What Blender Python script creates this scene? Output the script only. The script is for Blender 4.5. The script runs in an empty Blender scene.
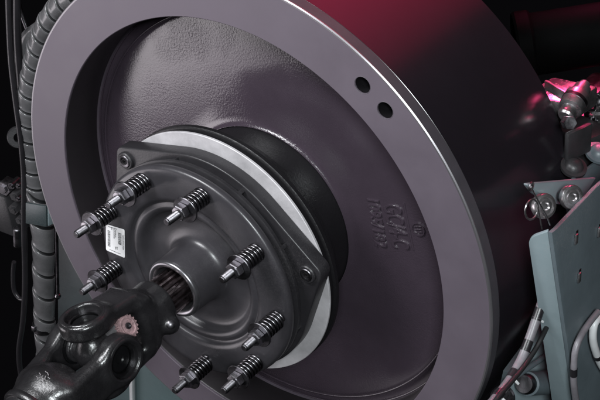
import bpy, bmesh, math, random
import numpy as np
from mathutils import Vector, Matrix
random.seed(7)
PI = math.pi
scene = bpy.context.scene
COL = scene.collection

# ------------------------------------------------------------------ camera
# The flywheel's axis is world Y (front face at y = 0, viewer on the -Y side).
CAM = np.array([1.13517464, -1.28015233, 1.1017214])
CM = np.array([[0.8124, 0.2496, -0.5270], [0.5781, -0.4633, 0.6717], [-0.0765, -0.8503, -0.5207]])
_q, _ = np.linalg.qr(CM)
CM = _q * np.sign(np.sum(_q * CM, axis=0))
FPX = 1288.54
cam = bpy.data.cameras.new('camera')
cam.sensor_width = 36.0
cam.lens = FPX / 600 * 36.0
cam.clip_start = 0.05
cam.clip_end = 100
camo = bpy.data.objects.new('camera', cam)
COL.objects.link(camo)
mw = Matrix.Identity(4)
for i in range(3):
    mw[i][0] = CM[i, 0]; mw[i][1] = -CM[i, 1]; mw[i][2] = -CM[i, 2]; mw[i][3] = CAM[i]
camo.matrix_world = mw
scene.camera = camo

# ------------------------------------------------------------------ world, lamps, exposure
world = bpy.data.worlds.new('World')
scene.world = world
world.use_nodes = True
bg = world.node_tree.nodes['Background']
bg.inputs['Color'].default_value = (0.80, 0.76, 0.90, 1)
bg.inputs['Strength'].default_value = 0.003


def area(name, loc, target, sx, sy, power, color, spread=180):
    l = bpy.data.lights.new(name, 'AREA')
    l.shape = 'RECTANGLE'; l.size = sx; l.size_y = sy
    l.energy = power; l.color = color
    l.spread = math.radians(spread)
    o = bpy.data.objects.new(name, l)
    COL.objects.link(o)
    d = Vector(target) - Vector(loc)
    o.location = loc
    o.rotation_euler = d.to_track_quat('-Z', 'Y').to_euler()
    return o


area('floor_standin_light', (-3.5, -2.5, -0.75), (0, 0, 0.0), 2.2, 2.2, 58, (1.0, 0.93, 0.98))  # area light added in place of the bright floor mirrored in the web
area('overhead_lamp', (-0.4, -1.0, 1.5), (0, 0, 0.1), 0.8, 0.5, 38, (0.96, 0.97, 1.0))
area('side_lamp', (1.9, -2.15, 1.95), (0.2, 0, 0), 0.55, 0.65, 110, (0.92, 0.98, 1.0))
area('red_bodywork_standin', (0.42, 1.60, 1.75), (0.9, 0.3, 0.2), 1.5, 1.5, 2.8, (1.0, 0.03, 0.14), 80)  # added red light standing in for unseen red bodywork above the drum
area('pink_pump_fill', (0.10, 1.05, 1.05), (0.44, 0.36, 0.16), 0.15, 0.15, 0.5, (1.0, 0.08, 0.25), 22)  # fill light added to brighten the pump's pink top

vs = scene.view_settings
vs.view_transform = 'Standard'
vs.look = 'None'
vs.exposure = 0.0
vs.gamma = 1.0
scene.cycles.use_denoising = True
scene.cycles.max_bounces = 8


# ------------------------------------------------------------------ pixel helpers (direction only; distance is given by a plane or thing)
def ray(px, py):
    return CM @ np.array([(px - 300) / FPX, (py - 200) / FPX, 1.0])


def on(px, py, axis, val):
    d = ray(px, py)
    t = (val - CAM[axis]) / d[axis]
    return Vector(CAM + d * t)


def onplane(px, py, p0, n):
    d = ray(px, py)
    n = np.array(n, float)
    t = ((np.array(p0, float) - CAM) @ n) / (d @ n)
    return Vector(CAM + d * t)


# ------------------------------------------------------------------ materials
def mat(name, col, rough=0.5, metal=0.0, bump=0.0, bscale=200.0, var=0.0, vscale=6.0, coat=0.0, spec=0.5, rvar=0.0, bdetail=2.0,
        dust=0.0, bdist=0.001, aniso=0.0, patch=0.0):
    m = bpy.data.materials.new(name)
    m.use_nodes = True
    nt = m.node_tree
    b = nt.nodes['Principled BSDF']
    b.inputs['Roughness'].default_value = rough
    b.inputs['Metallic'].default_value = metal
    b.inputs['Coat Weight'].default_value = coat
    b.inputs['Coat Roughness'].default_value = 0.08
    b.inputs['Specular IOR Level'].default_value = spec
    b.inputs['Anisotropic'].default_value = aniso
    tc = nt.nodes.new('ShaderNodeTexCoord')
    c = (*col, 1)
    b.inputs['Base Color'].default_value = c
    src = None
    if var > 0:
        n = nt.nodes.new('ShaderNodeTexNoise')
        n.inputs['Scale'].default_value = vscale
        n.inputs['Detail'].default_value = 8
        n.inputs['Roughness'].default_value = 0.65
        nt.links.new(tc.outputs['Object'], n.inputs['Vector'])
        r = nt.nodes.new('ShaderNodeMapRange')
        r.inputs['From Min'].default_value = 0.3; r.inputs['From Max'].default_value = 0.7
        r.inputs['To Min'].default_value = 1 - var; r.inputs['To Max'].default_value = 1 + var
        nt.links.new(n.outputs['Fac'], r.inputs['Value'])
        mx = nt.nodes.new('ShaderNodeMix')
        mx.data_type = 'RGBA'; mx.blend_type = 'MULTIPLY'
        mx.inputs['Factor'].default_value = 1.0
        mx.inputs['A'].default_value = c
        nt.links.new(r.outputs['Result'], mx.inputs['B'])
        src = mx.outputs['Result']
        if rvar > 0:
            r2 = nt.nodes.new('ShaderNodeMapRange')
            r2.inputs['From Min'].default_value = 0.3; r2.inputs['From Max'].default_value = 0.7
            r2.inputs['To Min'].default_value = rough - rvar; r2.inputs['To Max'].default_value = rough + rvar
            nt.links.new(n.outputs['Fac'], r2.inputs['Value'])
            nt.links.new(r2.outputs['Result'], b.inputs['Roughness'])
    if dust > 0:
        n = nt.nodes.new('ShaderNodeTexNoise')
        n.inputs['Scale'].default_value = 420
        n.inputs['Detail'].default_value = 3
        nt.links.new(tc.outputs['Object'], n.inputs['Vector'])
        n2 = nt.nodes.new('ShaderNodeTexNoise')
        n2.inputs['Scale'].default_value = 9
        n2.inputs['Detail'].default_value = 4
        nt.links.new(tc.outputs['Object'], n2.inputs['Vector'])
        mu = nt.nodes.new('ShaderNodeMath'); mu.operation = 'MULTIPLY'
        nt.links.new(n.outputs['Fac'], mu.inputs[0]); nt.links.new(n2.outputs['Fac'], mu.inputs[1])
        r = nt.nodes.new('ShaderNodeMapRange')
        r.inputs['From Min'].default_value = 0.30; r.inputs['From Max'].default_value = 0.46
        r.inputs['To Min'].default_value = 0.0; r.inputs['To Max'].default_value = dust
        nt.links.new(mu.outputs[0], r.inputs['Value'])
        mx = nt.nodes.new('ShaderNodeMix'); mx.data_type = 'RGBA'
        nt.links.new(r.outputs['Result'], mx.inputs['Factor'])
        if src is not None:
            nt.links.new(src, mx.inputs['A'])
        else:
            mx.inputs['A'].default_value = c
        mx.inputs['B'].default_value = (0.30, 0.28, 0.28, 1)
        src = mx.outputs['Result']
    if src is not None:
        nt.links.new(src, b.inputs['Base Color'])
    if bump > 0:
        n = nt.nodes.new('ShaderNodeTexNoise')
        n.inputs['Scale'].default_value = bscale
        n.inputs['Detail'].default_value = bdetail
        n.inputs['Roughness'].default_value = 0.55
        nt.links.new(tc.outputs['Object'], n.inputs['Vector'])
        bp = nt.nodes.new('ShaderNodeBump')
        bp.inputs['Strength'].default_value = bump
        bp.inputs['Distance'].default_value = bdist
        if patch > 0:
            n3 = nt.nodes.new('ShaderNodeTexNoise')
            n3.inputs['Scale'].default_value = patch
            n3.inputs['Detail'].default_value = 4
            nt.links.new(tc.outputs['Object'], n3.inputs['Vector'])
            r3 = nt.nodes.new('ShaderNodeMapRange')
            r3.inputs['From Min'].default_value = 0.40; r3.inputs['From Max'].default_value = 0.62
            r3.inputs['To Min'].default_value = bump * 0.25; r3.inputs['To Max'].default_value = bump * 1.5
            nt.links.new(n3.outputs['Fac'], r3.inputs['Value'])
            nt.links.new(r3.outputs['Result'], bp.inputs['Strength'])
        nt.links.new(n.outputs['Fac'], bp.inputs['Height'])
        nt.links.new(bp.outputs['Normal'], b.inputs['Normal'])
    return m


M = {}
M['rim'] = mat('satin_machined_paint', (0.092, 0.076, 0.094), 0.46, 0.0, bump=0.10, bscale=260, var=0.09, vscale=9, rvar=0.09, bdist=0.0004, spec=0.4)
M['band'] = mat('turned_rim_edge', (0.05, 0.047, 0.054), 0.42, 0.0, bump=0.15, bscale=420, var=0.12, vscale=30, bdist=0.0004)
M['chamfer'] = mat('bright_turned_edge', (0.26, 0.25, 0.265), 0.36, 0.8)
M['drum'] = mat('gloss_dark_drum_paint', (0.012, 0.010, 0.013), 0.22, 0.0, bump=0.05, bscale=90, var=0.10, vscale=7, bdist=0.0004, spec=0.7)
M['web'] = mat('rough_cast_dark_paint', (0.040, 0.030, 0.040), 0.17, 0.0, bump=0.55, bscale=300, var=0.12, vscale=10, bdist=0.0009, bdetail=4.0, spec=0.75, patch=5.5)
M['wall'] = mat('smooth_dark_paint', (0.017, 0.0145, 0.0165), 0.36, 0.0, bump=0.10, bscale=120, var=0.10, vscale=9)
M['boss'] = mat('shadow_black_casting', (0.006, 0.0055, 0.0065), 0.42, 0.0, bump=0.5, bscale=260, bdist=0.0008, var=0.15, vscale=15)  # shadow behind the clutch put into the boss colour as near black
M['silver'] = mat('bare_friction_steel', (0.44, 0.425, 0.44), 0.52, 0.15, bump=0.2, bscale=180, var=0.22, vscale=22, rvar=0.06)
M['clutch'] = mat('satin_dark_grey_paint', (0.034, 0.032, 0.036), 0.32, 0.0, bump=0.16, bscale=420, var=0.12, vscale=18, rvar=0.06, dust=0.05, bdist=0.0005)
M['clutch_dark'] = mat('black_cast_paint', (0.017, 0.016, 0.018), 0.42, 0.0, bump=0.4, bscale=320, var=0.18, vscale=22, rvar=0.06, dust=0.06, bdist=0.0006)
M['yoke'] = mat('black_forged_paint', (0.011, 0.0105, 0.0115), 0.30, 0.0, bump=0.45, bscale=330, var=0.3, vscale=24, rvar=0.09, dust=0.015, bdist=0.0007, spec=0.6)
M['zinc'] = mat('zinc_plated_steel', (0.30, 0.29, 0.31), 0.34, 1.0, bump=0.10, bscale=500, var=0.18, vscale=60, rvar=0.1)
M['dull_zinc'] = mat('dull_zinc_steel', (0.14, 0.135, 0.145), 0.38, 1.0, bump=0.15, bscale=400, var=0.2, vscale=50, rvar=0.1)
M['spring'] = mat('oiled_spring_steel', (0.15, 0.145, 0.155), 0.27, 1.0, var=0.25, vscale=40, rvar=0.08)
M['stud_dark'] = mat('blackened_steel', (0.03, 0.028, 0.03), 0.4, 0.6)
M['spline'] = mat('greased_spline_steel', (0.20, 0.165, 0.17), 0.32, 1.0, var=0.3, vscale=70, rvar=0.1)
M['ring'] = mat('bright_turned_collar', (0.24, 0.235, 0.25), 0.30, 0.9, var=0.15, vscale=40)
M['pink'] = mat('reddish_cap_plastic', (0.25, 0.165, 0.17), 0.55, 0.0, bump=0.7, bscale=350, var=0.5, vscale=110)
M['cap_side'] = mat('grey_cap_metal', (0.24, 0.23, 0.24), 0.5, 0.4, bump=0.3, bscale=300, var=0.3, vscale=80)
M['paper'] = mat('white_label_paper', (0.80, 0.79, 0.80), 0.55, bump=0.05, bscale=300, var=0.03, vscale=40)
M['ink'] = mat('black_label_ink', (0.06, 0.06, 0.065), 0.6, var=0.3, vscale=400)
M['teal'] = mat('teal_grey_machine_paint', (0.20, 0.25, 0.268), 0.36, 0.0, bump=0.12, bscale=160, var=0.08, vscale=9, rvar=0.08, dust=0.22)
M['panel'] = mat('teal_paint_with_shade', (0.030, 0.043, 0.046), 0.40, 0.0, bump=0.15, bscale=150, var=0.15, vscale=7, rvar=0.06, dust=0.1)  # frame teal darkened: the panel's shadow is put into the colour
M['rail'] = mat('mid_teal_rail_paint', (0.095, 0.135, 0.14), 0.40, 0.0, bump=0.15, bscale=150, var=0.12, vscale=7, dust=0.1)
M['matt_black'] = mat('matt_black_paint', (0.0015, 0.0015, 0.0016), 0.6, 0.0, bump=0.2, bscale=160, var=0.2, vscale=15, spec=0.01)
M['teal_dark'] = mat('dark_and_shaded_teal_paint', (0.092, 0.115, 0.128), 0.40, 0.0, bump=0.15, bscale=150, var=0.15, vscale=7, rvar=0.06, dust=0.15)  # darker teal; puts the shade of the bracket's side plate into the colour
M['rubber'] = mat('black_hose_rubber', (0.014, 0.013, 0.015), 0.34, 0.0, bump=0.15, bscale=300, var=0.2, vscale=30)
M['sleeve'] = mat('grey_spiral_sleeve_plastic', (0.095, 0.093, 0.097), 0.22, 0.0, bump=0.1, bscale=200, var=0.22, vscale=25, rvar=0.06, dust=0.2)
M['sleeve_groove'] = mat('dark_sleeve_core', (0.008, 0.008, 0.009), 0.6, var=0.2)
M['black'] = mat('black_gloss_steel', (0.004, 0.004, 0.0045), 0.35, 0.0, bump=0.2, bscale=160, var=0.2, vscale=15, dust=0.02, spec=0.3)
M['white'] = mat('white_cable_jacket', (0.62, 0.63, 0.64), 0.4, var=0.1, vscale=40)
M['grey_tube'] = mat('grey_corrugated_conduit', (0.16, 0.15, 0.165), 0.40, 0.0, var=0.25, vscale=45, bump=0.1, bscale=200)
M['alloy'] = mat('cast_aluminium', (0.52, 0.50, 0.51), 0.30, 0.95, bump=0.4, bscale=260, var=0.2, vscale=40, rvar=0.1, bdist=0.0006)
M['dark_iron'] = mat('dark_cast_iron', (0.026, 0.025, 0.027), 0.42, 0.1, bump=0.5, bscale=300, var=0.2, vscale=30, bdist=0.0006)


# ------------------------------------------------------------------ mesh helpers
def link(name, me, m=None, parent=None):
    o = bpy.data.objects.new(name, me)
    COL.objects.link(o)
    if m is not None and me is not None:
        if not me.materials:
            for x in (m if isinstance(m, (list, tuple)) else [m]):
                me.materials.append(x)
    if parent is not None:
        o.parent = parent
    return o


def tag(o, label, cat, group=None, kind=None):
    o['label'] = label
    o['category'] = cat
    if group: o['group'] = group
    if kind: o['kind'] = kind
    return o


def thing(name, label, cat, group=None, loc=(0, 0, 0)):
    o = bpy.data.objects.new(name, None)
    o.empty_display_size = 0.02
    o.location = loc
    COL.objects.link(o)
    return tag(o, label, cat, group, 'thing')


def finish(bm, sharp=35):
    bmesh.ops.remove_doubles(bm, verts=bm.verts, dist=1e-6)
    bmesh.ops.recalc_face_normals(bm, faces=bm.faces)
    me = bpy.data.meshes.new('m')
    bm.to_mesh(me); bm.free()
    for p in me.polygons: p.use_smooth = True
    me.set_sharp_from_angle(angle=math.radians(sharp))
    return me


def lathe(prof, seg=160, closed=True, axis=None, origin=(0, 0, 0), sharp=35, mats=None):
    """prof: (r, h) pairs; default turns about world Y with h = y; else about `axis` from `origin`."""
    if axis is None:
        A, U, V, O = Vector((0, 1, 0)), Vector((1, 0, 0)), Vector((0, 0, 1)), Vector(origin)
    else:
        A = Vector(axis).normalized()
        U = A.orthogonal().normalized(); V = A.cross(U); O = Vector(origin)
    bm = bmesh.new()
    rings = []
    for r, h in prof:
        if r < 1e-6:
            rings.append([bm.verts.new(O + A * h)])
        else:
            rings.append([bm.verts.new(O + A * h + (U * math.cos(2 * PI * k / seg) + V * math.sin(2 * PI * k / seg)) * r) for k in range(seg)])
    n = len(rings)
    pairs = [(i, i + 1) for i in range(n - 1)] + ([(n - 1, 0)] if closed else [])
    for pi, (i, j) in enumerate(pairs):
        a, b = rings[i], rings[j]
        for k in range(seg):
            k2 = (k + 1) % seg
            vsx = []
            for v in (a[k % len(a)], a[k2 % len(a)], b[k2 % len(b)], b[k % len(b)]):
                if v not in vsx: vsx.append(v)
            if len(vsx) >= 3:
                f = bm.faces.new(vsx)
                if mats: f.material_index = mats[pi % len(mats)]
    return finish(bm, sharp)


def cyl(p0, p1, r, seg=24, bev=0.0008, r1=None):
    p0, p1 = Vector(p0), Vector(p1)
    L = (p1 - p0).length
    r1 = r if r1 is None else r1
    b = min(bev, r * 0.4, L * 0.3)
    return lathe([(0, 0), (r - b, 0), (r, b), (r1, L - b), (r1 - b, L), (0, L)], seg, False, p1 - p0, p0)


def tube(pts, r, seg=12, cap=True, rad=None, smooth=True):
    pts = [Vector(p) for p in pts]
    bm = bmesh.new()
    n = len(pts)
    t0 = (pts[1] - pts[0]).normalized()
    u = t0.orthogonal().normalized()
    rings = []
    for i, p in enumerate(pts):
        t = (pts[min(i + 1, n - 1)] - pts[max(i - 1, 0)]).normalized()
        u = (u - t * u.dot(t)).normalized()
        v = t.cross(u)
        rr = rad[i] if rad else r
        rings.append([bm.verts.new(p + (u * math.cos(2 * PI * k / seg) + v * math.sin(2 * PI * k / seg)) * rr) for k in range(seg)])
    for i in range(n - 1):
        for k in range(seg):
            k2 = (k + 1) % seg
            bm.faces.new((rings[i][k], rings[i][k2], rings[i + 1][k2], rings[i + 1][k]))
    if cap:
        bm.faces.new(rings[0][::-1]); bm.faces.new(rings[-1])
    return finish(bm, 50)


def curve(pts, n=60):
    """Catmull-Rom through the given points, evenly resampled."""
    P = [Vector(p) for p in pts]
    P = [P[0] * 2 - P[1]] + P + [P[-1] * 2 - P[-2]]
    out = []
    for i in range(1, len(P) - 2):
        for k in range(24):
            t = k / 24
            a, b, c, d = P[i - 1], P[i], P[i + 1], P[i + 2]
            out.append(0.5 * ((2 * b) + (c - a) * t + (2 * a - 5 * b + 4 * c - d) * t * t + (3 * b - a - 3 * c + d) * t ** 3))
    out.append(P[-2])
    L = [0]
    for i in range(1, len(out)): L.append(L[-1] + (out[i] - out[i - 1]).length)
    res, j = [], 0
    for k in range(n):
        s = L[-1] * k / (n - 1)
        while j < len(L) - 2 and L[j + 1] < s: j += 1
        f = (s - L[j]) / max(L[j + 1] - L[j], 1e-9)
        res.append(out[j].lerp(out[j + 1], min(max(f, 0), 1)))
    return res


def prism(poly, vec, bev=0.0015, segs=2):
    """Extrude a planar polygon (3-D points) by vec, bevel its edges."""
    bm = bmesh.new()
    a = [bm.verts.new(Vector(p)) for p in poly]
    b = [bm.verts.new(Vector(p) + Vector(vec)) for p in poly]
    n = len(a)
    bm.faces.new(a); bm.faces.new(b[::-1])
    for i in range(n):
        bm.faces.new((a[i], b[i], b[(i + 1) % n], a[(i + 1) % n]))
    bmesh.ops.recalc_face_normals(bm, faces=bm.faces)
    if bev > 0:
        es = [e for e in bm.edges if len(e.link_faces) == 2 and e.calc_face_angle(0) > math.radians(25)]
        bmesh.ops.bevel(bm, geom=es, offset=bev, segments=segs, affect='EDGES', profile=0.5)
    return finish(bm, 40)


def box(center, ax, ay, az, sx, sy, sz, bev=0.002):
    c = Vector(center); ax, ay, az = Vector(ax).normalized(), Vector(ay).normalized(), Vector(az).normalized()
    poly = [c + ax * (x * sx / 2) + ay * (y * sy / 2) - az * (sz / 2) for x, y in ((-1, -1), (1, -1), (1, 1), (-1, 1))]
    return prism(poly, az * sz, bev)


def rounded(poly, idx_r):
    """round chosen corners of a planar polygon: idx_r {index: radius}"""
    out = []
    n = len(poly)
    for i, p in enumerate(poly):
        p = Vector(p)
        if i in idx_r:
            a = (Vector(poly[i - 1]) - p); b = (Vector(poly[(i + 1) % n]) - p)
            r = min(idx_r[i], a.length * .45, b.length * .45)
            pa, pb = p + a.normalized() * r, p + b.normalized() * r
            for k in range(7):
                t = k / 6
                out.append(pa * (1 - t) ** 2 + p * 2 * t * (1 - t) + pb * t * t)
        else:
            out.append(p)
    return out


def boolean_cut(me, cutters):
    o = bpy.data.objects.new('tmp', me); COL.objects.link(o)
    tmp = []
    for c in cutters:
        co = bpy.data.objects.new('tmpc', c); COL.objects.link(co); tmp.append(co)
        md = o.modifiers.new('b', 'BOOLEAN'); md.operation = 'DIFFERENCE'; md.object = co; md.solver = 'EXACT'
    dg = bpy.context.evaluated_depsgraph_get(); dg.update()
    new = bpy.data.meshes.new_from_object(o.evaluated_get(dg))
    for x in tmp + [o]: bpy.data.objects.remove(x)
    for p in new.polygons: p.use_smooth = True
    new.set_sharp_from_angle(angle=math.radians(35))
    return new


# smooth signed-distance solids turned into a mesh by surface nets (forged and cast pieces)
def surface_nets(fn, lo, hi, h):
    lo = np.array(lo, float); hi = np.array(hi, float)
    n = np.ceil((hi - lo) / h).astype(int) + 1
    g = [lo[i] + h * np.arange(n[i]) for i in range(3)]
    P = np.stack(np.meshgrid(*g, indexing='ij'), -1)
    V = fn(P)
    S = V < 0
    cs = [(i, j, k) for i in (0, 1) for j in (0, 1) for k in (0, 1)]
    sl = lambda A, c: A[c[0]:A.shape[0] - 1 + c[0], c[1]:A.shape[1] - 1 + c[1], c[2]:A.shape[2] - 1 + c[2]]
    pos = np.zeros(tuple(n - 1) + (3,)); cnt = np.zeros(tuple(n - 1))
    for c in cs:
        for ax in range(3):
            if c[ax] == 0:
                d = list(c); d[ax] = 1
                a, b = sl(V, c), sl(V, d)
                m = (a < 0) != (b < 0)
                t = np.where(m, a / np.where(m, a - b, 1), 0)
                off = np.array(c, float)
                for q in range(3):
                    pos[..., q] += np.where(m, off[q] + (t if q == ax else 0), 0)
                cnt += m
    act = cnt > 0
    idx = -np.ones(act.shape, int); idx[act] = np.arange(act.sum())
    ijk = np.argwhere(act)
    verts = lo + (ijk + pos[act] / cnt[act][:, None]) * h
    faces = []
    for ax in range(3):
        a = [slice(1, -1)] * 3; a[ax] = slice(0, -1); b = [slice(1, -1)] * 3; b[ax] = slice(1, None)
        A, B = S[tuple(a)], S[tuple(b)]
        for flip, mask in ((False, A & ~B), (True, ~A & B)):
            e = np.argwhere(mask)
            if not len(e): continue
            e = e + 1; e[:, ax] -= 1
            u, v = (ax + 1) % 3, (ax + 2) % 3
            q = []
            for du, dv in ((0, 0), (1, 0), (1, 1), (0, 1)):
                x = e.copy(); x[:, u] -= du; x[:, v] -= dv
                q.append(idx[x[:, 0], x[:, 1], x[:, 2]])
            q = np.stack(q, 1)
            faces.append(q if not flip else q[:, ::-1])
    faces = np.concatenate(faces)
    me = bpy.data.meshes.new('sdf')
    me.from_pydata(verts.tolist(), [], faces.tolist())
    me.validate()
    for p in me.polygons: p.use_smooth = True
    return me


def smin(a, b, k):
    h = np.clip(0.5 + 0.5 * (b - a) / k, 0, 1)
    return b * (1 - h) + a * h - k * h * (1 - h)


def smax(a, b, k): return -smin(-a, -b, k)


def s_cyl(P, c, d, r, hl, rnd=0.002):
    c = np.array(c, float); d = np.array(d, float); d = d / np.linalg.norm(d)
    q = P - c; a = q @ d
    rr = np.linalg.norm(q - a[..., None] * d, axis=-1)
    x, y = rr - r + rnd, np.abs(a) - hl + rnd
    return np.minimum(np.maximum(x, y), 0) + np.hypot(np.maximum(x, 0), np.maximum(y, 0)) - rnd


def s_box(P, c, U, hs, rnd=0.003):
    q = (P - np.array(c, float)) @ np.array(U, float).T
    x = np.abs(q) - np.array(hs) + rnd
    return np.linalg.norm(np.maximum(x, 0), axis=-1) + np.minimum(x.max(-1), 0) - rnd


def s_cone(P, a, b, ra, rb):
    a = np.array(a, float); b = np.array(b, float)
    t = np.clip(((P - a) @ (b - a)) / ((b - a) @ (b - a)), 0, 1)
    return np.linalg.norm(P - a - t[..., None] * (b - a), axis=-1) - (ra + (rb - ra) * t)


# ================================================================== FLYWHEEL
fw = thing('flywheel', 'large dark flywheel with satin grey front rim and rough cast recessed web', 'flywheel')
R = 0.45
hole_pos = [(0.414 * math.cos(math.radians(a)), 0.414 * math.sin(math.radians(a))) for a in (52.1, 45.8)]
me = lathe([(R - 0.0016, 0.0), (0.3725, 0.0), (0.3715, 0.001), (0.3715, 0.10), (0.4245, 0.10), (0.4245, 0.0215), (R - 0.002, 0.0215)], 256)
me = boolean_cut(me, [cyl((x, -0.01, z), (x, 0.07, z), 0.0122, 32, 0.0001) for x, z in hole_pos])
link('front_rim', me, M['rim'], fw)
for x, z in hole_pos:
    c = lathe([(0.0122, 0.0008), (0.0128, -0.0004), (0.0131, 0.0003), (0.0124, 0.0016)], 40, True, (0, 1, 0), (x, 0, z))
    link('hole_edge', c, M['chamfer'], fw)
    link('hole_shade_liner', lathe([(0.01215, 0.0020), (0.01215, 0.069), (0, 0.069), (0, 0.066), (0.0117, 0.066), (0.0117, 0.0028)], 40, False, (0, 1, 0), (x, 0, z)), M['boss'], fw)  # dark liner: shade inside the hole put into its colour
link('edge_chamfer', lathe([(R - 0.0016, -0.0002), (R, 0.0014), (R, 0.003), (R - 0.004, 0.003), (R - 0.004, -0.0001)], 256), M['chamfer'], fw)
link('rim_band', lathe([(R, 0.003), (R + 0.0002, 0.021), (R - 0.006, 0.0215), (R - 0.006, 0.003)], 256), M['band'], fw)
link('drum', lathe([(R - 0.002, 0.0218), (R - 0.0008, 0.023), (R - 0.0006, 0.276), (R - 0.005, 0.280), (0.36, 0.280), (0.36, 0.27), (0.425, 0.26), (0.425, 0.03)], 256), M['drum'], fw)
link('recess_wall', lathe([(0.3714, 0.004), (0.3700, 0.006), (0.3690, 0.050), (0.3720, 0.086), (0.3735, 0.089), (0.380, 0.089), (0.380, 0.004)], 256), M['wall'], fw)
for br_, by_ in ((0.3705, 0.0868), (0.3525, 0.0812)):
    link('highlight_bead', lathe([(br_ + 0.0016 * math.cos(t), by_ + 0.0016 * math.sin(t)) for t in np.linspace(0, 2 * PI, 10, endpoint=False)], 256, sharp=80), M['web'], fw)  # rings added and rounded to catch light as thin bright lines
web_prof = [(0.3735, 0.0885), (0.3700, 0.0895), (0.3640, 0.0890), (0.3585, 0.0880), (0.3550, 0.0855), (0.3525, 0.0825), (0.3495, 0.0805), (0.3440, 0.0800),
            (0.32, 0.0797), (0.28, 0.0795), (0.24, 0.0795), (0.20, 0.0797), (0.176, 0.0796), (0.170, 0.0788), (0.166, 0.0773), (0.1632, 0.0752), (0.1616, 0.0735), (0.1607, 0.0731), (0.1600, 0.0740),
            (0.1585, 0.10), (0.3735, 0.10)]
web = link('web', lathe(web_prof, 256), M['web'], fw)

# raised cast lettering on the web: two columns reading downwards, a rule and a round foundry mark


def cast_text(body, px0, px1, size, name):
    """text on the web, running from pixel px0 to px1 (plane y = 0.0795)"""
    a, b = on(*px0, 1, 0.0795), on(*px1, 1, 0.0795)
    cu = bpy.data.curves.new(name, 'FONT')
    cu.body = body; cu.size = size; cu.extrude = 0.0010; cu.bevel_depth = 0.0007; cu.bevel_resolution = 1
    cu.align_x = 'LEFT'; cu.align_y = 'CENTER'
    tmp = bpy.data.objects.new('tmp', cu); COL.objects.link(tmp)
    dg = bpy.context.evaluated_depsgraph_get(); dg.update()
    me = bpy.data.meshes.new_from_object(tmp.evaluated_get(dg))
    bpy.data.objects.remove(tmp)
    xs = [v.co.x for v in me.vertices]
    w = max(xs) - min(xs)
    ux = (b - a); L = ux.length; ux.normalize()
    nz = Vector((0, -1, 0)); uy = nz.cross(ux)
    k = L / w
    for v in me.vertices:
        v.co = a + ux * ((v.co.x - min(xs)) * k) + uy * v.co.y * 1.0 + nz * (v.co.z + 0.0008)
    me.materials.clear()
    for p in me.polygons: p.use_smooth = False
    return link(name, me, M['web'], web)


cast_text('1095/182', (372.5, 199), (381, 247), 0.030, 'cast_lettering')
cast_text('GC/4-C', (391, 204), (400.5, 248), 0.044, 'cast_lettering')
a, b = on(404, 203, 1, 0.0795), on(413.5, 250, 1, 0.0795)
link('cast_rule', tube([a, b], 0.0018, 8), M['web'], web)
c = on(418.5, 229, 1, 0.0795)
link('foundry_mark', lathe([(0.0115, 0), (0.0115, -0.0022), (0.0095, -0.0022), (0.0095, 0)], 32, True, (0, 1, 0), c), M['web'], web)
ux = (b - a).normalized(); uz = Vector((0, -1, 0)).cross(ux)
for s in (-0.004, 0.0015, 0.006):
    link('foundry_mark', tube([c + uz * -0.006 + ux * s + Vector((0, -.001, 0)), c + uz * 0.006 + ux * (s - 0.002) + Vector((0, -.001, 0))], 0.0011, 6), M['web'], web)

link('hub_boss', lathe([(0.1598, 0.09), (0.1590, 0.072), (0.1565, 0.062), (0.1555, 0.030), (0.154, 0.012), (0.154, 0.004), (0.185, 0.003), (0.188, 0.0), (0.188, -0.016), (0.185, -0.019),
                        (0.165, -0.020), (0.165, -0.026), (0.12, -0.026), (0.12, 0.09)], 192), M['boss'], fw)

# ================================================================== SLIP CLUTCH
sc = thing('slip_clutch', 'dark grey slip clutch with ring of sprung bolts on flywheel hub', 'clutch')
link('backing_disc', lathe([(0.209, -0.0262), (0.2112, -0.0285), (0.2112, -0.035), (0.209, -0.0368), (0.2070, -0.0372), (0.2070, -0.0470), (0.11, -0.0470), (0.11, -0.0262)], 192), M['boss'], sc)
link('friction_disc', lathe([(0.2085, -0.0472), (0.2098, -0.0480), (0.2098, -0.0512), (0.2090, -0.0520), (0.12, -0.0520), (0.12, -0.0472)], 192), M['silver'], sc)
# lug plate: hull of a disc and three rounded lugs
LUG = [13.5, 133.5, 253.5]
pts = [(0.1875 * math.cos(t), 0.1875 * math.sin(t)) for t in np.linspace(0, 2 * PI, 240, endpoint=False)]
for a in LUG:
    cxx, czz = 0.206 * math.cos(math.radians(a)), 0.206 * math.sin(math.radians(a))
    pts += [(cxx + 0.0165 * math.cos(t), czz + 0.0165 * math.sin(t)) for t in np.linspace(0, 2 * PI, 60, endpoint=False)]


def hull(p):
    p = sorted(set((round(x, 6), round(y, 6)) for x, y in p))
    cr = lambda o, a, b: (a[0] - o[0]) * (b[1] - o[1]) - (a[1] - o[1]) * (b[0] - o[0])
    lo, up = [], []
    for q in p:
        while len(lo) > 1 and cr(lo[-2], lo[-1], q) <= 0: lo.pop()
        lo.append(q)
    for q in reversed(p):
        while len(up) > 1 and cr(up[-2], up[-1], q) <= 0: up.pop()
        up.append(q)
    return lo[:-1] + up[:-1]


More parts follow.
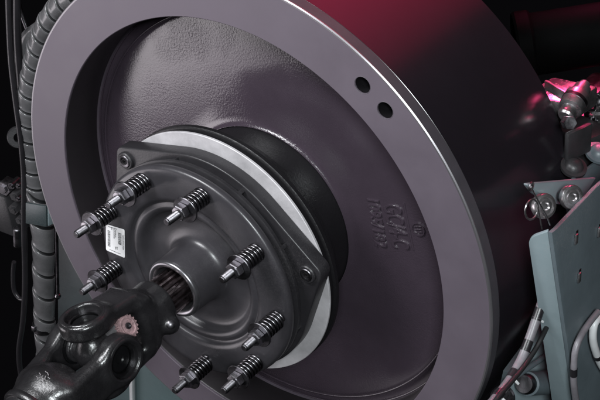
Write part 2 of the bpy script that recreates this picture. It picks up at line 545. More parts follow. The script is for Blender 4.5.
hp = hull(pts)
link('lug_plate', prism([(x, -0.0524, z) for x, z in hp], (0, -0.0255, 0), 0.0025, 3), M['clutch_dark'], sc)
for a in LUG:
    ca, sa = math.cos(math.radians(a)), math.sin(math.radians(a))
    o3 = (0.200 * ca, 0, 0.200 * sa)
    link('lug_boss', lathe([(0.0145, -0.074), (0.0145, -0.0815), (0.0130, -0.083), (0.0105, -0.083), (0.0105, -0.074)], 32, True, (0, 1, 0), o3), M['clutch_dark'], sc)
    s = link('socket_screw', lathe([(0.0105, -0.072), (0.0105, -0.0835), (0.0095, -0.0845), (0.0062, -0.0845), (0.0050, -0.0838), (0.0048, -0.0795), (0, -0.0795), (0, -0.072)], 24, False, (0, 1, 0), o3), M['dull_zinc'], sc)
    link('hex_socket', lathe([(0.0048, -0.0800), (0.0048, -0.0845), (0.0040, -0.0845), (0.0040, -0.0800)], 6, True, (0, 1, 0), o3), M['stud_dark'], s)
link('groove_ring', lathe([(0.1660, -0.0780), (0.1660, -0.0860), (0.12, -0.0860), (0.12, -0.0780)], 192), M['stud_dark'], sc)
link('drive_ring', lathe([(0.1795, -0.0862), (0.1830, -0.0880), (0.1830, -0.0930), (0.1800, -0.0945), (0.12, -0.0945), (0.12, -0.0862)], 192), M['clutch_dark'], sc)
link('spacer_ring', lathe([(0.1710, -0.0945), (0.1710, -0.1010), (0.12, -0.1010), (0.12, -0.0945)], 192), M['stud_dark'], sc)
for a in (60, 100, 28, 142, -20):
    ca, sa = math.cos(math.radians(a)), math.sin(math.radians(a))
    t = Vector((-sa, 0, ca))
    link('ring_tab', box((0.1760 * ca, -0.0825, 0.1760 * sa), (ca, 0, sa), t, (0, 1, 0), 0.012, 0.007, 0.010, 0.001), M['clutch_dark'], sc)
pp = [(0.0370, -0.128), (0.0370, -0.1500), (0.0400, -0.1580), (0.0445, -0.1590), (0.0465, -0.1575), (0.0472, -0.1540), (0.0478, -0.147), (0.0488, -0.125), (0.0495, -0.110), (0.0515, -0.1030), (0.0560, -0.0980), (0.0630, -0.0955),
      (0.0720, -0.0945), (0.0840, -0.0945), (0.0960, -0.0950), (0.1000, -0.0965), (0.1030, -0.1000), (0.1050, -0.1050), (0.1080, -0.1095), (0.1130, -0.1110), (0.1175, -0.1105), (0.1205, -0.1085),
      (0.1225, -0.1085), (0.1250, -0.1125), (0.1285, -0.1155), (0.1340, -0.1165), (0.1700, -0.1160), (0.1780, -0.1150), (0.1815, -0.1130), (0.1828, -0.1100), (0.1828, -0.1035), (0.1805, -0.1012),
      (0.125, -0.1012), (0.112, -0.0970), (0.098, -0.0900), (0.05, -0.0900), (0.0370, -0.0900)]
plate = link('pressure_plate', lathe(pp, 192, sharp=60), M['clutch'], sc)
link('collar_ring', lathe([(0.0365, -0.1300), (0.0365, -0.1545), (0.0395, -0.1598), (0.0440, -0.1606), (0.0466, -0.1596), (0.0478, -0.1570), (0.0482, -0.1535), (0.0460, -0.1535), (0.0400, -0.1500), (0.0400, -0.1300)], 96, sharp=60), M['ring'], plate)

# sprung bolts: nine round the plate, each a stud with spring, washer, nut
Y0 = -0.1163


def helix(r, wire, y0, y1, turns):
    pts = []
    N = int(turns * 22)
    for i in range(N + 1):
        t = i / N
        # closed end coils
        e = t + 0.03 * math.sin(2 * PI * t) * -1
        pts.append((r * math.cos(2 * PI * turns * t), y0 + (y1 - y0) * e, r * math.sin(2 * PI * turns * t)))
    return tube(pts, wire, 8)


me_spring = helix(0.0126, 0.0024, -0.0030, -0.0425, 6.6)
me_stud = lathe([(0, 0.004), (0.0085, 0.004), (0.0085, -0.0440), (0.0062, -0.0440)] +
                sum([[(0.0064, -0.058 - 0.0018 * i), (0.0056, -0.0589 - 0.0018 * i)] for i in range(13)], []) + [(0.0052, -0.0822), (0.0044, -0.0830), (0, -0.0830)], 20, False, (0, 1, 0), sharp=25)
me_washer = lathe([(0.0068, -0.0438), (0.0195, -0.0438), (0.0203, -0.0446), (0.0203, -0.0466), (0.0195, -0.0474), (0.0068, -0.0474)], 32, True, (0, 1, 0))
me_nut = lathe([(0.0063, -0.0474), (0.0118, -0.0474), (0.0126, -0.0482), (0.0126, -0.0580), (0.0112, -0.0590), (0.0063, -0.0590)], 6, True, (0, 1, 0), sharp=20)
me_shoulder = lathe([(0.006, -0.0588), (0.0098, -0.0588), (0.0098, -0.0602), (0.006, -0.0608)], 24, True, (0, 1, 0))
for k in range(9):
    a = math.radians(-7 + 40 * k)
    st = link('sprung_bolt', me_stud, [M['dull_zinc']], sc)
    st.location = (0.1637 * math.cos(a), Y0, 0.1637 * math.sin(a))
    st.rotation_euler = (0, random.uniform(0, 2 * PI), 0)
    sh = random.uniform(-0.0012, 0.0022)
    for nm, m_, mt in (('spring', me_spring, M['spring']), ('washer', me_washer, M['dull_zinc']), ('nut', me_nut, M['zinc']), ('nut_collar', me_shoulder, M['zinc'])):
        ch = link(nm, m_, mt, st)
        ch.rotation_euler = (0, random.uniform(0, 2 * PI), 0)
        if nm in ('washer', 'nut', 'nut_collar'): ch.location = (0, sh, 0)
        if nm == 'washer': ch.rotation_euler = (random.uniform(-.04, .04), 0, random.uniform(-.04, .04))
        if nm == 'spring': ch.scale = (1, 1 - sh / 0.0425, 1)

# paper label with printed bars on the plate
corners = [on(106, 224, 1, -0.1172), on(124.6, 229.6, 1, -0.1172), on(125, 258, 1, -0.1172), on(106.2, 250, 1, -0.1172)]


def quv(u, v, lift=0.0):
    p = corners[0].lerp(corners[1], u).lerp(corners[3].lerp(corners[2], u), v)
    return p + Vector((0, -lift, 0))


sticker = link('sticker', prism(rounded(corners, {0: .003, 1: .003, 2: .003, 3: .003}), (0, -0.0004, 0), 0), M['paper'], sc)
sticker['label'] = 'white paper sticker with barcodes'
bm = bmesh.new()


def ink(u0, v0, u1, v1):
    bm.faces.new([bm.verts.new(quv(u, v, 0.0007)) for u, v in ((u0, v0), (u1, v0), (u1, v1), (u0, v1))])


v = 0.20
while v < 0.80:
    w = random.choice((0.008, 0.012, 0.02)); ink(0.10, v, 0.24, v + w); v += w + random.choice((0.008, 0.013))
v = 0.17
while v < 0.58:
    w = random.choice((0.010, 0.018, 0.028)); ink(0.66, v, 0.84, v + w); v += w + random.choice((0.01, 0.016))
for u, va, vb in ((0.30, 0.06, 0.13), (0.42, 0.08, 0.42), (0.50, 0.10, 0.36), (0.50, 0.72, 0.82), (0.58, 0.70, 0.80), (0.90, 0.2, 0.7)):
    v = va
    while v < vb:
        w = random.uniform(0.012, 0.03); ink(u, v, u + random.uniform(0.035, 0.06), v + w); v += w + 0.012
for u in np.arange(0.12, 0.62, 0.05):
    ink(u, 0.045, u + 0.032, 0.075)
for u in np.arange(0.2, 0.75, 0.06):
    ink(u, 0.90, u + 0.04, 0.925)
link('label_print', finish(bm), M['ink'], sticker)

# ================================================================== DRIVE SHAFT with universal joint
ds = thing('drive_shaft', 'black forged universal joint drive shaft entering the slip clutch collar', 'drive shaft')
QY = -0.330
T1 = np.array([math.cos(math.radians(98)), 0, math.sin(math.radians(98))])
T2 = np.array([math.cos(math.radians(8)), 0, math.sin(math.radians(8))])
AX = np.array([0, 1.0, 0])
O = np.array([0, QY, 0])


def gp(q, t1=0.0, t2=0.0): return O + AX * q + T1 * t1 + T2 * t2


def yoke_sdf(sgn, AX, T, S, hub_r, hub_q0, hub_q1, bq, extra=None):
    def fn(P):
        U = np.array([AX, T, S])
        d = s_cyl(P, O + AX * sgn * (hub_q0 + hub_q1) / 2, AX, hub_r, abs(hub_q1 - hub_q0) / 2, 0.006)
        # fork base
        d = smin(d, s_box(P, O + AX * sgn * bq, U, (0.016, 0.047, 0.037), 0.014), 0.014)
        for s in (-1, 1):
            a0 = O + AX * sgn * (bq - 0.008) + T * s * 0.042
            a1 = O + T * s * 0.049
            dirv = (a1 - a0); L = np.linalg.norm(dirv); dirv = dirv / L
            nrm = np.cross(S, dirv)
            arm = s_box(P, (a0 + a1) / 2, np.array([dirv, nrm, S]), (L / 2 + 0.008, 0.0125, 0.030), 0.009)
            ear = s_cyl(P, O + T * s * 0.049, T, 0.037, 0.0135, 0.006)
            d = smin(d, smin(arm, ear, 0.010), 0.012)
        # throat of the fork kept open for the cross
        thr = np.maximum(s_cyl(P, O, S, 0.052, 0.2, 0.002), s_box(P, O, U, (0.2, 0.0345, 0.2), 0.004))
        d = smax(d, -thr, 0.008)
        if extra is not None: d = extra(P, d)
        for s in (-1, 1):
            d = smax(d, -s_cyl(P, O + T * s * 0.060, T, 0.0255, 0.030, 0.001), 0.003)
        return d
    return fn


def inner_extra(P, d):
    # clamp lug with cross pin on the hub
    c = gp(0.112, -0.016, 0.040)
    lug = s_cyl(P, c, T1 * 0.35 + AX * 0.0 + T2 * 0.94, 0.016, 0.014, 0.006)
    d = smin(d, s_cone(P, gp(0.112, -0.004, 0.02), c, 0.022, 0.015), 0.010)
    return d


me = surface_nets(yoke_sdf(1, AX, T1, T2, 0.0385, 0.075, 0.136, 0.084, inner_extra), (-0.085, QY - 0.045, -0.085), (0.085, QY + 0.162, 0.085), 0.0021)
link('inner_yoke', me, M['yoke'], ds)


# the outer half of the joint dips 11 degrees
AX2 = np.array([0, 1.0, 0.20]); AX2 /= np.linalg.norm(AX2)
S2 = np.cross(T2, AX2); S2 /= np.linalg.norm(S2); T2o = np.cross(AX2, S2)


def go(q): return O - AX2 * q


def outer_extra(P, d):
    return smin(d, s_cone(P, go(0.094), go(0.112), 0.050, 0.046), 0.012)


me = surface_nets(yoke_sdf(-1, AX2, T2o, S2, 0.041, 0.085, 0.175, 0.092, outer_extra), (-0.085, QY - 0.19, -0.12), (0.085, QY + 0.045, 0.085), 0.0021)
oy = link('outer_yoke', me, M['yoke'], ds)
link('collar', lathe([(0.0405, 0), (0.0475, 0.001), (0.0490, 0.004), (0.0490, 0.009), (0.0470, 0.012), (0.0405, 0.013)], 64, True, -AX2, go(0.122)), M['yoke'], ds)
link('collar', lathe([(0.0405, 0), (0.0485, 0.001), (0.0505, 0.004), (0.0505, 0.016), (0.0485, 0.019), (0.0405, 0.02)], 64, True, -AX2, go(0.146)), M['yoke'], ds)
link('shaft_tube', lathe([(0.044, 0), (0.046, 0.003), (0.046, 0.34), (0.040, 0.34), (0.040, 0)], 64, True, -AX2, go(0.168)), M['yoke'], ds)

# cross with bearing caps and circlips


def cross_sdf(P):
    d = np.linalg.norm(P - O, axis=-1) - 0.028
    for T in (T1, T2):
        d = smin(d, s_cyl(P, O, T, 0.0165, 0.046, 0.002), 0.008)
        for s in (-1, 1):
            d = smin(d, s_cyl(P, O + T * s * 0.0335, T, 0.0215, 0.0035, 0.0015), 0.0015)
    return d


cr = link('cross', surface_nets(cross_sdf, O - 0.056, O + 0.056, 0.0018), M['yoke'], ds)
for T in (T1, T2):
    for s in (-1, 1):
        c = Vector(O + T * s * 0.036)
        link('bearing_cap', lathe([(0, 0.0125), (0.006, 0.0120), (0.0075, 0.0140), (0.0185, 0.0140), (0.0205, 0.0125), (0.0250, 0.0115), (0.0250, 0.0), (0, 0)], 40, False, Vector(T * s), c), M['black'], ds)
        link('ear_rim', lathe([(0.0258, 0.0245), (0.0268, 0.0272), (0.0290, 0.0280), (0.0318, 0.0276), (0.0330, 0.0255), (0.0330, 0.0200), (0.0258, 0.0200)], 56, True, Vector((T if T is T1 else T2o) * s), c, sharp=80), M['yoke'], ds)
        link('circlip', lathe([(0.0205, 0.0150), (0.0256, 0.0150), (0.0256, 0.0172), (0.0205, 0.0172)], 40, True, Vector(T * s), c), M['dull_zinc'], ds)
# serrated cap on the cross
n = Vector((0.80, 0.10, 0.60)).normalized()
fc = onplane(128, 326, gp(0.038, 0.031, 0.034), n)
bm = bmesh.new()
U = n.orthogonal().normalized(); Vv = n.cross(U)
NT = 18
ring0, ring1 = [], []
for k in range(NT * 4):
    rr = 0.0182 if (k % 4) in (0, 1) else 0.0160
    d_ = U * math.cos(2 * PI * k / (NT * 4)) + Vv * math.sin(2 * PI * k / (NT * 4))
    ring0.append(bm.verts.new(fc + d_ * rr)); ring1.append(bm.verts.new(fc + d_ * rr - n * 0.007))
bm.faces.new(ring0); bm.faces.new(ring1[::-1])
for k in range(NT * 4):
    k2 = (k + 1) % (NT * 4)
    bm.faces.new((ring0[k], ring0[k2], ring1[k2], ring1[k]))
cap = link('serrated_cap', finish(bm, 20), M['pink'], ds)
link('cap_screw', lathe([(0, 0), (0.0012, 0.0), (0.0026, 0.0026), (0.0046, 0.0022), (0.0050, 0.0), (0.005, -0.002), (0, -0.002)], 20, False, n, fc), M['dull_zinc'], cap)
link('cap_rim', lathe([(0.0140, -0.001), (0.0140, 0.0010), (0.0125, 0.0014), (0.0110, 0.0008), (0.0110, -0.001)], 40, True, n, fc), M['pink'], cap)
link('cap_body', cyl(fc - n * 0.0068, fc - n * 0.040, 0.0145, 12, 0.001), M['cap_side'], cap)
pc = gp(0.112, -0.016, 0.040)
pd = Vector(T2 * 0.75 + T1 * 0.45 - AX * 0.45).normalized()
link('clamp_pin', lathe([(0, 0.018), (0.004, 0.0175), (0.0065, 0.0155), (0.0072, 0.012), (0.0072, 0.0), (0, 0)], 20, False, pd, Vector(pc)), M['dull_zinc'], ds)

# splined shaft
bm = bmesh.new()
NS = 21
rings = []
for y in (-0.120, -0.200):
    rg = []
    for k in range(NS):
        for f_, rr in ((0.06, 0.0265), (0.20, 0.0315), (0.55, 0.0315), (0.69, 0.0265)):
            a = 2 * PI * (k + f_) / NS
            rg.append(bm.verts.new((rr * math.cos(a), y, rr * math.sin(a))))
    rings.append(rg)
nn = len(rings[0])
for k in range(nn):
    bm.faces.new((rings[0][k], rings[0][(k + 1) % nn], rings[1][(k + 1) % nn], rings[1][k]))
bm.faces.new(rings[0]); bm.faces.new(rings[1][::-1])
link('splined_shaft', finish(bm, 20), M['spline'], ds)
# raised marks on the outer yoke base, their reflections put into a lighter grey
for i, (dx, dy, w) in enumerate(((0, 0, .006), (3, 1, .007), (-4, 2, .004), (1, 3, .006), (6, -3, .005), (-2, -3, .004), (4, -5, .003), (-5, 0, .003), (7, 1, .004))):
    base = np.array([math.cos(math.radians(62)), 0, math.sin(math.radians(62))])
    p = onplane(42 + dx, 377 + dy, go(0.100) + base * 0.0520, base)
    e1 = Vector((0, 1, 0)).lerp(Vector((-base[2], 0, base[0])), 0.2 + 0.12 * i).normalized()
    link('mark_glint', tube([p - e1 * w / 2, p + e1 * w / 2], 0.0006, 6), M['cap_side'], oy)

# ================================================================== LEFT SIDE: hoses, clamp, fittings, frame panel
HY = 0.12


def spiral_sleeve(path, r0, pitch, name, parent, gdepth=0.78, gw=0.13, seg=28):
    P = path
    n = len(P)
    bm = bmesh.new()
    L = [0.0]
    for i in range(1, n): L.append(L[-1] + (P[i] - P[i - 1]).length)
    u = Vector((1, 0, 0))
    fr = []
    for i in range(n):
        t = (P[min(i + 1, n - 1)] - P[max(i - 1, 0)]).normalized()
        u = (u - t * u.dot(t)).normalized()
        fr.append((u.copy(), t.cross(u)))
    # one turn is cut at these phases; a row of vertices follows the helix so the groove edge stays clean
    phs = [0.0, gw * 0.12, gw * 0.5, gw * 0.88, gw] + [gw + (1 - gw) * q for q in (0.05, 0.2, 0.4, 0.6, 0.8, 0.93)]
    turns = int(L[-1] / pitch) - 1
    rows = [(t_ + p) for t_ in range(1, turns + 1) for p in phs]

    def at(sv):
        sv = min(max(sv, 0.0), L[-1] - 1e-6)
        a = int(np.searchsorted(L, sv, 'right')) - 1
        a = min(a, n - 2)
        f = (sv - L[a]) / max(L[a + 1] - L[a], 1e-9)
        return P[a].lerp(P[a + 1], f), fr[a][0].lerp(fr[a + 1][0], f).normalized(), fr[a][1].lerp(fr[a + 1][1], f).normalized()

    grid = []
    for w_ in rows:
        ph = w_ % 1.0
        if ph < gw - 1e-6 and ph > 1e-6: rr = r0 * gdepth
        elif ph <= 1e-6: rr = r0 * 0.97
        else:
            q = max(0.0, (ph - gw) / (1 - gw))
            rr = r0 * (1.04 * min(1, 0.95 + q) - 0.13 * q ** 1.3)
        row = []
        for k in range(seg + 1):
            th = 2 * PI * k / seg
            c_, u_, v_ = at((w_ - k / seg) * pitch)
            row.append(bm.verts.new(c_ + (u_ * math.cos(th) + v_ * math.sin(th)) * rr))
        grid.append((ph, row))
    for a in range(len(grid) - 1):
        for k in range(seg):
            f = bm.faces.new((grid[a][1][k], grid[a][1][k + 1], grid[a + 1][1][k + 1], grid[a + 1][1][k]))
            f.material_index = 1 if grid[a][0] < gw - 1e-6 else 0
    me = finish(bm, 60)
    me.materials.append(M['sleeve']); me.materials.append(M['sleeve_groove'])
    return link(name, me, None, parent)


def path_px(pts, y, n): return curve([on(px, py, 1, y) for px, py in pts], n)


lh = thing('sleeved_hose', 'thick hose in grey spiral guard hanging left of flywheel rim', 'hose')
P1 = path_px([(86, -14), (66, 0), (50, 19), (40, 42), (33, 68), (29, 95), (28, 122), (30, 150), (34, 180), (38, 206), (40, 222)], HY, 420)
spiral_sleeve(P1, 0.0205, 0.036, 'upper_guard', lh, gw=0.16)
P2 = path_px([(36, 170), (39, 205), (43, 240), (43.5, 270), (44, 300), (45, 330), (47, 360), (50, 400), (54, 430)], HY - 0.002, 360)
spiral_sleeve(P2, 0.0225, 0.064, 'lower_guard', lh, gw=0.12)
# band clamp on the guard
pc = on(44, 326, 1, HY - 0.002); td = (P2[270] - P2[240]).normalized()
link('band_clamp', lathe([(0.0225, -0.006), (0.0245, -0.006), (0.0245, 0.006), (0.0225, 0.006)], 40, True, td, pc), M['dull_zinc'], lh)
bx = on(35, 328, 1, HY - 0.024)
link('clamp_screw', box(bx, (1, 0, 0), (0, 1, 0), td, 0.010, 0.012, 0.014, 0.001), M['zinc'], lh)

# teal hose bracket
hb = thing('hose_bracket', 'small teal sheet metal bracket wrapped round the spiral guarded hose', 'bracket')
pA = [on(25.5, 203, 1, HY - 0.03), on(46, 206.5, 1, HY - 0.03), on(46.5, 227, 1, HY - 0.03), on(25.5, 223.5, 1, HY - 0.03)]
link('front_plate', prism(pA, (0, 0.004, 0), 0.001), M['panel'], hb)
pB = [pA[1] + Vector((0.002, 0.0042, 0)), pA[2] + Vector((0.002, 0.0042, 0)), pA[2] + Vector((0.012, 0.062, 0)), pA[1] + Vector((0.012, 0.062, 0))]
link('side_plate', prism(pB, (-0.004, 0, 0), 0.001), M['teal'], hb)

# thin hoses on the far left
for pts, r, y, lab in (([(8, -20), (9, 20), (11, 60), (15, 95), (19, 125), (22, 150), (24, 180), (24, 230), (25, 280), (23, 320), (19, 350), (21, 375), (27, 392), (30, 420)], 0.0060, 0.10, 'thin black hose curving down beside the spiral guard to the yoke'),
                       ([(17, -20), (17, 20), (18, 50), (20, 75), (22, 100), (25, 130), (28, 150), (30, 175)], 0.0075, 0.16, 'glossy black hose tucked behind the spiral guard and its bracket'),
                       ([(14, -20), (20, 8), (26, 26), (32, 40), (38, 52)], 0.0042, 0.20, 'short bare steel pipe slanting behind the top of the spiral guard')):
    o = link('thin_hose' if 'hose' in lab[:22] else 'steel_pipe', tube(path_px(pts, y, 70), r, 14), M['rubber'] if r > 0.005 else M['dull_zinc'])
    tag(o, lab, 'hose' if r > 0.005 else 'pipe')
# pale elbow sleeve behind the guard at the top
o = link('hose_elbow', tube(path_px([(22, 75), (23, 60), (27, 44), (33, 32), (44, 24)], 0.19, 40), 0.018, 20, rad=[0.012 + 0.008 * math.sin(PI * min(1, i / 30)) for i in range(40)]), M['sleeve'])
tag(o, 'smooth grey hose elbow bulging behind the upper spiral guard', 'hose')
# small rod ending in a ball right of the guard
sr = thing('stay_rod', 'thin dark stay rod with ball end hanging right of the spiral guard', 'rod')
ra, rb = on(56.5, 225, 1, 0.17), on(58, 296, 1, 0.17)
link('rod', tube([ra, rb], 0.0035, 10), M['dull_zinc'], sr)
link('ball_end', lathe([(0, -0.008), (0.005, -0.006), (0.007, 0), (0.005, 0.006), (0, 0.008)], 16, False, rb - ra, rb), M['zinc'], sr)

# dark fitting block at the far left edge
fb = thing('valve_block', 'dark hydraulic valve block with steel fittings left of the teal hose bracket', 'valve')
link('block', box(on(6, 208, 1, 0.2), (1, 0, 0), (0, 1, 0), (0, 0, 1), 0.075, 0.05, 0.10, 0.006), M['dark_iron'], fb)
for px, py, r, L, mt in ((2, 190, 0.017, 0.03, 'zinc'), (10, 187, 0.008, 0.03, 'dull_zinc'), (17, 187, 0.006, 0.03, 'dull_zinc'), (13, 198, 0.012, 0.035, 'dark_iron'), (17, 200, 0.006, 0.03, 'dull_zinc'),
                         (12, 211, 0.013, 0.035, 'dark_iron'), (18, 222, 0.010, 0.035, 'dark_iron'), (21, 213, 0.006, 0.03, 'dull_zinc')):
    p = on(px, py, 1, 0.165)
    link('fitting', lathe([(0, 0), (r * .55, 0), (r * .55, 0.004), (r * .95, 0.004), (r, 0.006), (r, L), (0, L)], 6 if r > 0.009 else 16, False, (-0.2, 1, 0), p, sharp=25), M[mt], fb)
a, b = on(17, 228, 1, 0.16), on(17.5, 246, 1, 0.16)
link('spigot', cyl(a, b, 0.0085, 20, 0.002), M['dull_zinc'], fb)
o = link('bent_pipe', tube(path_px([(14, 262), (13, 275), (14, 290), (19, 298), (25, 300)], 0.17, 40), 0.005, 12), M['rubber'])
tag(o, 'short bent black pipe below the hydraulic valve block', 'pipe')
# round eyelet behind the guard
ey = link('steel_eyelet', lathe([(0.010, -0.006), (0.021, -0.006), (0.023, -0.003), (0.023, 0.003), (0.021, 0.006), (0.010, 0.006)], 32, True, (0.7, -0.6, 0.2), on(18.5, 137, 1, 0.19)), M['dark_iron'])
tag(ey, 'round dark iron eyelet behind the thin black hoses', 'eyelet')

# teal frame panel behind flywheel, lower left
fp = thing('machine_frame', 'teal grey machine frame sheet below and behind the flywheel by the spiral hose', 'frame')
PY = 0.34
poly = [on(57, 205, 1, PY), on(120, 190, 1, PY), on(330, 330, 1, PY), on(330, 470, 1, PY), on(66, 470, 1, PY), on(58, 320, 1, PY)]
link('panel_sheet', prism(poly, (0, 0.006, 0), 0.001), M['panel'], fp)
a1, a2 = on(131, 345, 1, PY - 0.03), on(133, 430, 1, PY - 0.03)
link('bright_edge', box((a1 + a2) / 2, (1, 0, 0), (0, 1, 0), (a2 - a1), 0.010, 0.010, (a2 - a1).length, 0.002), M['white'], fp)
lp = [on(100, 345, 1, PY - 0.02), on(190, 345, 1, PY - 0.02), on(190, 470, 1, PY - 0.02), on(100, 470, 1, PY - 0.02)]
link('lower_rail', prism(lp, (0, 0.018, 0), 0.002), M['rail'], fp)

# ================================================================== RIGHT SIDE: bracket, pins, pump, hoses
BX = 0.535
br = thing('pin_bracket', 'folded teal steel bracket standing right of the flywheel drum', 'bracket')
side = [on(px, py, 0, BX) for px, py in ((552, 233), (557, 229), (596, 188), (640, 150), (660, 440), (581, 440))]
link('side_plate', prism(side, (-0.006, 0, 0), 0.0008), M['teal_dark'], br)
f0, f1 = side[0], side[-1]
fd = (f1 - f0).normalized(); ldir = Vector((-1, -0.16, 0.0)).normalized(); fn = fd.cross(ldir).normalized()
Lp = [onplane(px, py, f0, fn) for px, py in ((528, 240), (557.5, 440))]
fl = rounded([f0 + Vector((-0.0063, 0, 0)), Lp[0] + fd * -0.003, Lp[1], f1 + Vector((-0.0063, 0, 0))], {1: 0.014})
if fn.y > 0: fn = -fn
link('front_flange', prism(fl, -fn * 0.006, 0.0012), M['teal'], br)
# upper gusset plate
GX = 0.49
gus = rounded([on(526, 184, 0, GX), on(596, 178, 0, GX), on(586, 194, 0, GX), on(572, 206, 0, GX), on(556, 204, 0, GX), on(535, 195, 0, GX)], {0: 0.012, 5: .01, 4: .01})
link('gusset', prism(gus, (-0.006, 0, 0), 0.001), M['teal'], br)
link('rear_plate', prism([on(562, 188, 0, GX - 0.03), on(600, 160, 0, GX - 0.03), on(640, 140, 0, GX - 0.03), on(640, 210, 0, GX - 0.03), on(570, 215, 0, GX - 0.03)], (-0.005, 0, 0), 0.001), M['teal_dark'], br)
gh = on(531, 186.5, 0, GX + 0.001)
link('gusset_eye', lathe([(0.003, -0.001), (0.0065, -0.001), (0.0065, 0.0015), (0.003, 0.0015)], 24, True, (1, 0, 0), gh), M['dull_zinc'], br)
for px, py in ((575, 238.5), (598, 231.5), (578, 277)):
    p = on(px, py, 0, BX + 0.0004)
    sl_ = link('slot_screw', box(p + Vector((0.002, 0, 0)), (1, 0, 0), (0, 1, 0), (0, 0.08, 1), 0.004, 0.0075, 0.016, 0.0018), M['alloy'], br)
    link('slot_hole', box(p + Vector((0.0002, 0.005, 0)), (1, 0, 0), (0, 1, 0), (0, 0.08, 1), 0.0012, 0.006, 0.019, 0.0003), M['black'], br)
# clevis pins
for (px, py, lab) in ((543.5, 206, 'bright steel clevis pin with wire clip looped beside it'), (571, 197, 'bright steel clevis pin partly behind the sloping edge of teal bracket')):
    c = on(px, py, 0, BX - 0.018)
    pin = thing('clevis_pin', lab, 'pin', 'clevis pins in the teal bracket', tuple(c))
    h = link('pin_head', lathe([(0, 0.004), (0.004, 0.0042), (0.0055, 0.0065), (0.0085, 0.0065), (0.0095, 0.0040), (0.0115, 0.0038), (0.0125, 0.0058), (0.0158, 0.0050), (0.0168, 0.0030), (0.0168, -0.003), (0, -0.003)], 40, False, (1, -0.6, 0.5)), M['alloy'], pin)
    link('shank', lathe([(0, 0), (0.0115, 0), (0.0115, -0.016), (0, -0.016)], 24, False, (1, -0.6, 0.5)), M['dull_zinc'], pin)
# wire clip
CX = BX - 0.006
wp = [on(531, 187, 0, CX), on(535, 195, 0, CX), on(541, 206, 0, CX), on(547, 217, 0, CX), on(550, 225, 0, CX)]
wc = thing('wire_clip', 'thin steel wire clip with ring hanging from the gusset eye', 'wire clip')
link('wire', tube(curve(wp, 30), 0.0011, 8), M['alloy'], wc)
link('wire', tube(curve([on(538, 208, 0, CX), on(540, 218, 0, CX), on(542, 229, 0, CX)], 16), 0.0009, 8), M['alloy'], wc)
rc = on(531.5, 209.5, 0, CX)
rp = [on(531.5 + 6.2 * math.cos(t) - 1.2 * math.sin(t), 209.5 + 10 * math.sin(t), 0, CX) for t in np.linspace(0.35, 2 * PI - 0.2, 40)]
link('ring', tube(rp, 0.0013, 8), M['alloy'], wc)

# hydraulic pump behind the drum, top right
pu = thing('hydraulic_pump', 'cast hydraulic pump with steel fittings behind the drum, lit red on top', 'pump')
PX = 0.40
def pon(px, py, dx=0.0): return on(px, py, 0, PX + dx)
e1 = Vector((0, 1, 0)); e2 = Vector((0, 0, 1)); e0 = Vector((1, 0, 0))
link('pump_body', box(pon(587, 122, -0.055), e0, e1, e2, 0.07, 0.19, 0.10, 0.010), M['dull_zinc'], pu)
link('top_block', box(pon(561, 100, -0.005), e0, Vector((0.15, 1, 0)), e2, 0.075, 0.075, 0.034, 0.005), M['alloy'], pu)
for k in range(3):
    link('cooling_rib', box(pon(560 + 5 * k, 92 + 1.6 * k, 0.0), Vector((1, -0.5, 0)), Vector((0.5, 1, 0)), e2, 0.070, 0.005, 0.012, 0.0012), M['alloy'], pu)
a, b = pon(565, 117, 0.035), pon(580, 92, 0.035)
link('valve_cartridge', lathe([(0, 0), (0.010, 0), (0.0125, 0.003), (0.0125, 0.016), (0.0175, 0.018), (0.0185, 0.022), (0.0185, 0.044), (0.0175, 0.046), (0.0135, 0.048), (0.0125, 0.062), (0.008, 0.064), (0.008, 0.07), (0, 0.071)], 28, False, b - a, a), M['alloy'], pu)
link('cartridge_band', lathe([(0.018, 0.030), (0.0192, 0.030), (0.0192, 0.036), (0.018, 0.036)], 28, True, b - a, a), M['dull_zinc'], pu)
link('hex_fitting', lathe([(0, 0), (0.0085, 0), (0.0098, 0.002), (0.0098, 0.016), (0, 0.016)], 6, False, (0.6, -0.5, 0.3), pon(566, 122, 0.045), sharp=20), M['zinc'], pu)
link('motor_housing', box(pon(578, 142, 0.0), Vector((1, -0.35, 0)), Vector((0.35, 1, 0)), e2, 0.085, 0.062, 0.060, 0.006), M['dark_iron'], pu)
link('motor_lid', box(pon(578, 142, 0.045), Vector((1, -0.35, 0)), Vector((0.35, 1, 0)), e2, 0.010, 0.050, 0.048, 0.004), M['dark_iron'], pu)
for px, py, r in ((584, 95, 0.010), (591, 101, 0.012), (597, 110, 0.011), (590, 114, 0.008), (593, 122, 0.013), (598, 132, 0.010), (584, 106, 0.008), (600, 98, 0.012), (589, 108, 0.007), (597, 119, 0.007),
                  (592, 130, 0.007), (595, 141, 0.008), (588, 120, 0.006), (600, 124, 0.009), (594, 96, 0.006)):
    link('port_plug', lathe([(0, 0), (r * .8, 0), (r, 0.002), (r, 0.010), (r * .7, 0.011), (r * .7, 0.018), (r * .4, 0.019), (0, 0.017)], 6 if r < .01 else 20, False, (1, random.uniform(-.6, .1), random.uniform(0, .5)), pon(px, py, 0.0), sharp=25), M[random.choice(['zinc', 'alloy', 'dull_zinc', 'dark_iron'])], pu)
link('mounting_flange', box(pon(598, 125, -0.02), e0, e1, e2, 0.03, 0.06, 0.14, 0.006), M['dull_zinc'], pu)
db = link('dome_nut', lathe([(0, 0.010), (0.007, 0.0090), (0.012, 0.006), (0.0145, 0.001), (0.020, 0.0), (0.020, -0.005), (0, -0.005)], 32, False, (0.4, -0.2, 1), on(574, 166, 0, 0.45)), M['dark_iron'])
tag(db, 'domed dark iron nut on top between pump and teal bracket', 'nut')
db2 = link('dome_nut', lathe([(0, 0.010), (0.007, 0.0090), (0.012, 0.006), (0.0145, 0.001), (0.020, 0.0), (0.020, -0.005), (0, -0.005)], 32, False, (0.4, -0.2, 1), on(599, 152, 0, 0.46)), M['teal_dark'])
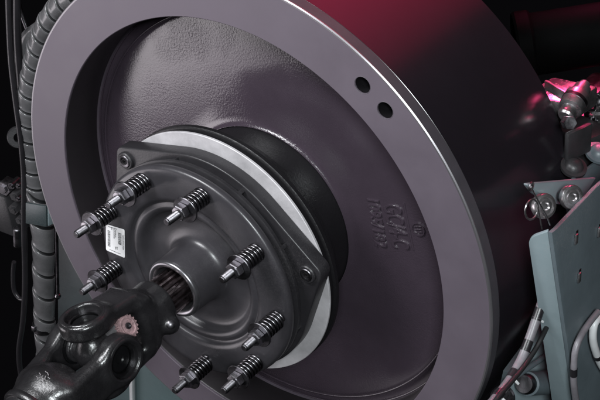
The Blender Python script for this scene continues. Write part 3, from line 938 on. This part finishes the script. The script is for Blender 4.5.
tag(db2, 'domed painted nut under the pump fittings beside the teal plate', 'nut')

# black roller, top right
ro = thing('black_roller', 'shiny black roller end in the dark above the pump', 'roller')
rc = on(524, 33, 1, 0.42)
link('roller_barrel', lathe([(0, 0), (0.046, 0), (0.050, 0.006), (0.050, 0.25), (0, 0.25)], 64, False, (0.80, 0.55, 0.10), rc + Vector((0.0, 0, -0.022))), M['matt_black'], ro)
link('roller_flange', lathe([(0.044, -0.014), (0.053, -0.014), (0.056, -0.010), (0.056, 0.010), (0.053, 0.014), (0.044, 0.014)], 64, True, (0.80, 0.55, 0.10), rc + Vector((0.0, 0, -0.022))), M['matt_black'], ro)

# banded conduit between drum and bracket, lower right
cd = thing('banded_conduit', 'grey conduit with black bands and cable ties between drum and teal bracket', 'conduit')
HX = 0.500
Pc = curve([on(px, py, 0, HX) for px, py in ((547, 285), (541, 305), (536, 320), (529, 340), (521, 360), (511, 378), (500, 393), (484, 412))], 120)
bm_pts = Pc
link('conduit', tube(Pc, 0.0066, 20), M['grey_tube'], cd)
for i in (18, 44, 70, 93):
    seg = Pc[i:i + 9]
    link('band', tube(seg, 0.0070, 20), M['rubber'], cd)
tie = []
for i in (27, 52, 76, 97):
    t = (Pc[i + 1] - Pc[i - 1]).normalized()
    lt = link('cable_tie', lathe([(0.0064, -0.0015), (0.0074, -0.0015), (0.0074, 0.0015), (0.0064, 0.0015)], 24, True, t, Pc[i]), M['rubber'], cd)
    sd = (Vector((0.3, 0.8, -0.2)) - t * Vector((0.3, 0.8, -0.2)).dot(t)).normalized()
    link('tie_tail', box(Pc[i] + sd * 0.0105, sd, t, sd.cross(t), 0.009, 0.0035, 0.003, 0.0006), M['white'], cd)
o = link('black_cable', tube(curve([on(562, 296, 0, 0.485), on(553, 314, 0, 0.500)] + [on(px, py, 0, HX + 0.010) for px, py in ((543, 335), (535, 350), (525, 365), (513, 380), (500, 395), (488, 412))], 60), 0.0036, 12), M['sleeve_groove'])
tag(o, 'black cable running alongside the banded conduit', 'cable')
o = link('control_rod', tube([on(549, 354, 0, 0.47), on(505, 384, 0, 0.47)], 0.004, 12), M['teal_dark'])
tag(o, 'thin dark teal rod slanting from bracket towards the conduit', 'rod')
# lower beam and rod end behind the bracket
lb = thing('frame_beam', 'teal frame beam low behind the conduit and bracket', 'beam')
q = [on(508, 372, 0, 0.455), on(533, 338, 0, 0.455), on(548, 312, 0, 0.455), on(600, 300, 0, 0.455), on(600, 450, 0, 0.455), on(490, 450, 0, 0.455)]
link('beam_plate', prism(q, (-0.008, 0, 0), 0.001), M['teal'], lb)
rc0, rc1 = on(527, 384, 0, 0.475), on(566, 381, 0, 0.475)
rd = thing('ram_end', 'stubby dark cylinder end lying below the thin teal rod', 'cylinder')
link('barrel', lathe([(0, 0), (0.014, 0), (0.018, 0.003), (0.0185, 0.08), (0, 0.08)], 32, False, rc1 - rc0, rc0), M['teal_dark'], rd)
link('end_cap', lathe([(0, -0.012), (0.013, -0.012), (0.0155, -0.008), (0.0155, 0.0), (0, 0.0)], 32, False, rc1 - rc0, rc0), M['dull_zinc'], rd)
jn = link('joint_knuckle', lathe([(0, 0.012), (0.010, 0.012), (0.017, 0.006), (0.019, 0), (0.017, -0.008), (0, -0.008)], 32, False, (0.7, -0.3, 0.6), on(503, 398, 0, 0.46)), M['dull_zinc'])
tag(jn, 'round steel joint knuckle at the foot of the banded conduit', 'joint')

# looped cables on the bracket's side plate
for pts, r, mt, lab, bands in (([(599, 318), (594, 325), (593, 340), (597, 355), (603, 368), (612, 378)], 0.0058, 'white', 'white cable looping over the shaded teal side plate', (26,)),
                               ([(598, 312), (590, 322), (582, 334), (576, 348), (574, 362), (574, 385), (578, 410), (584, 430)], 0.0048, 'grey_tube', 'grey cable with dark band curving down the teal side plate', (24,))):
    Pp = curve([on(px, py, 0, BX + 0.012) for px, py in pts], 60)
    c_ = thing('cable', lab, 'cable')
    link('jacket', tube(Pp, r, 14), M[mt], c_)
    for i in bands:
        link('band', tube(Pp[i:i + 4], r * 1.12, 14), M['rubber'], c_)
gr = link('cable_grommet', lathe([(0, -0.001), (0.011, -0.001), (0.012, 0.004), (0.008, 0.009), (0, 0.009)], 28, False, (1, 0, 0), on(599, 316, 0, BX)), M['rubber'])
tag(gr, 'black rubber grommet where cables enter the teal side plate', 'grommet')
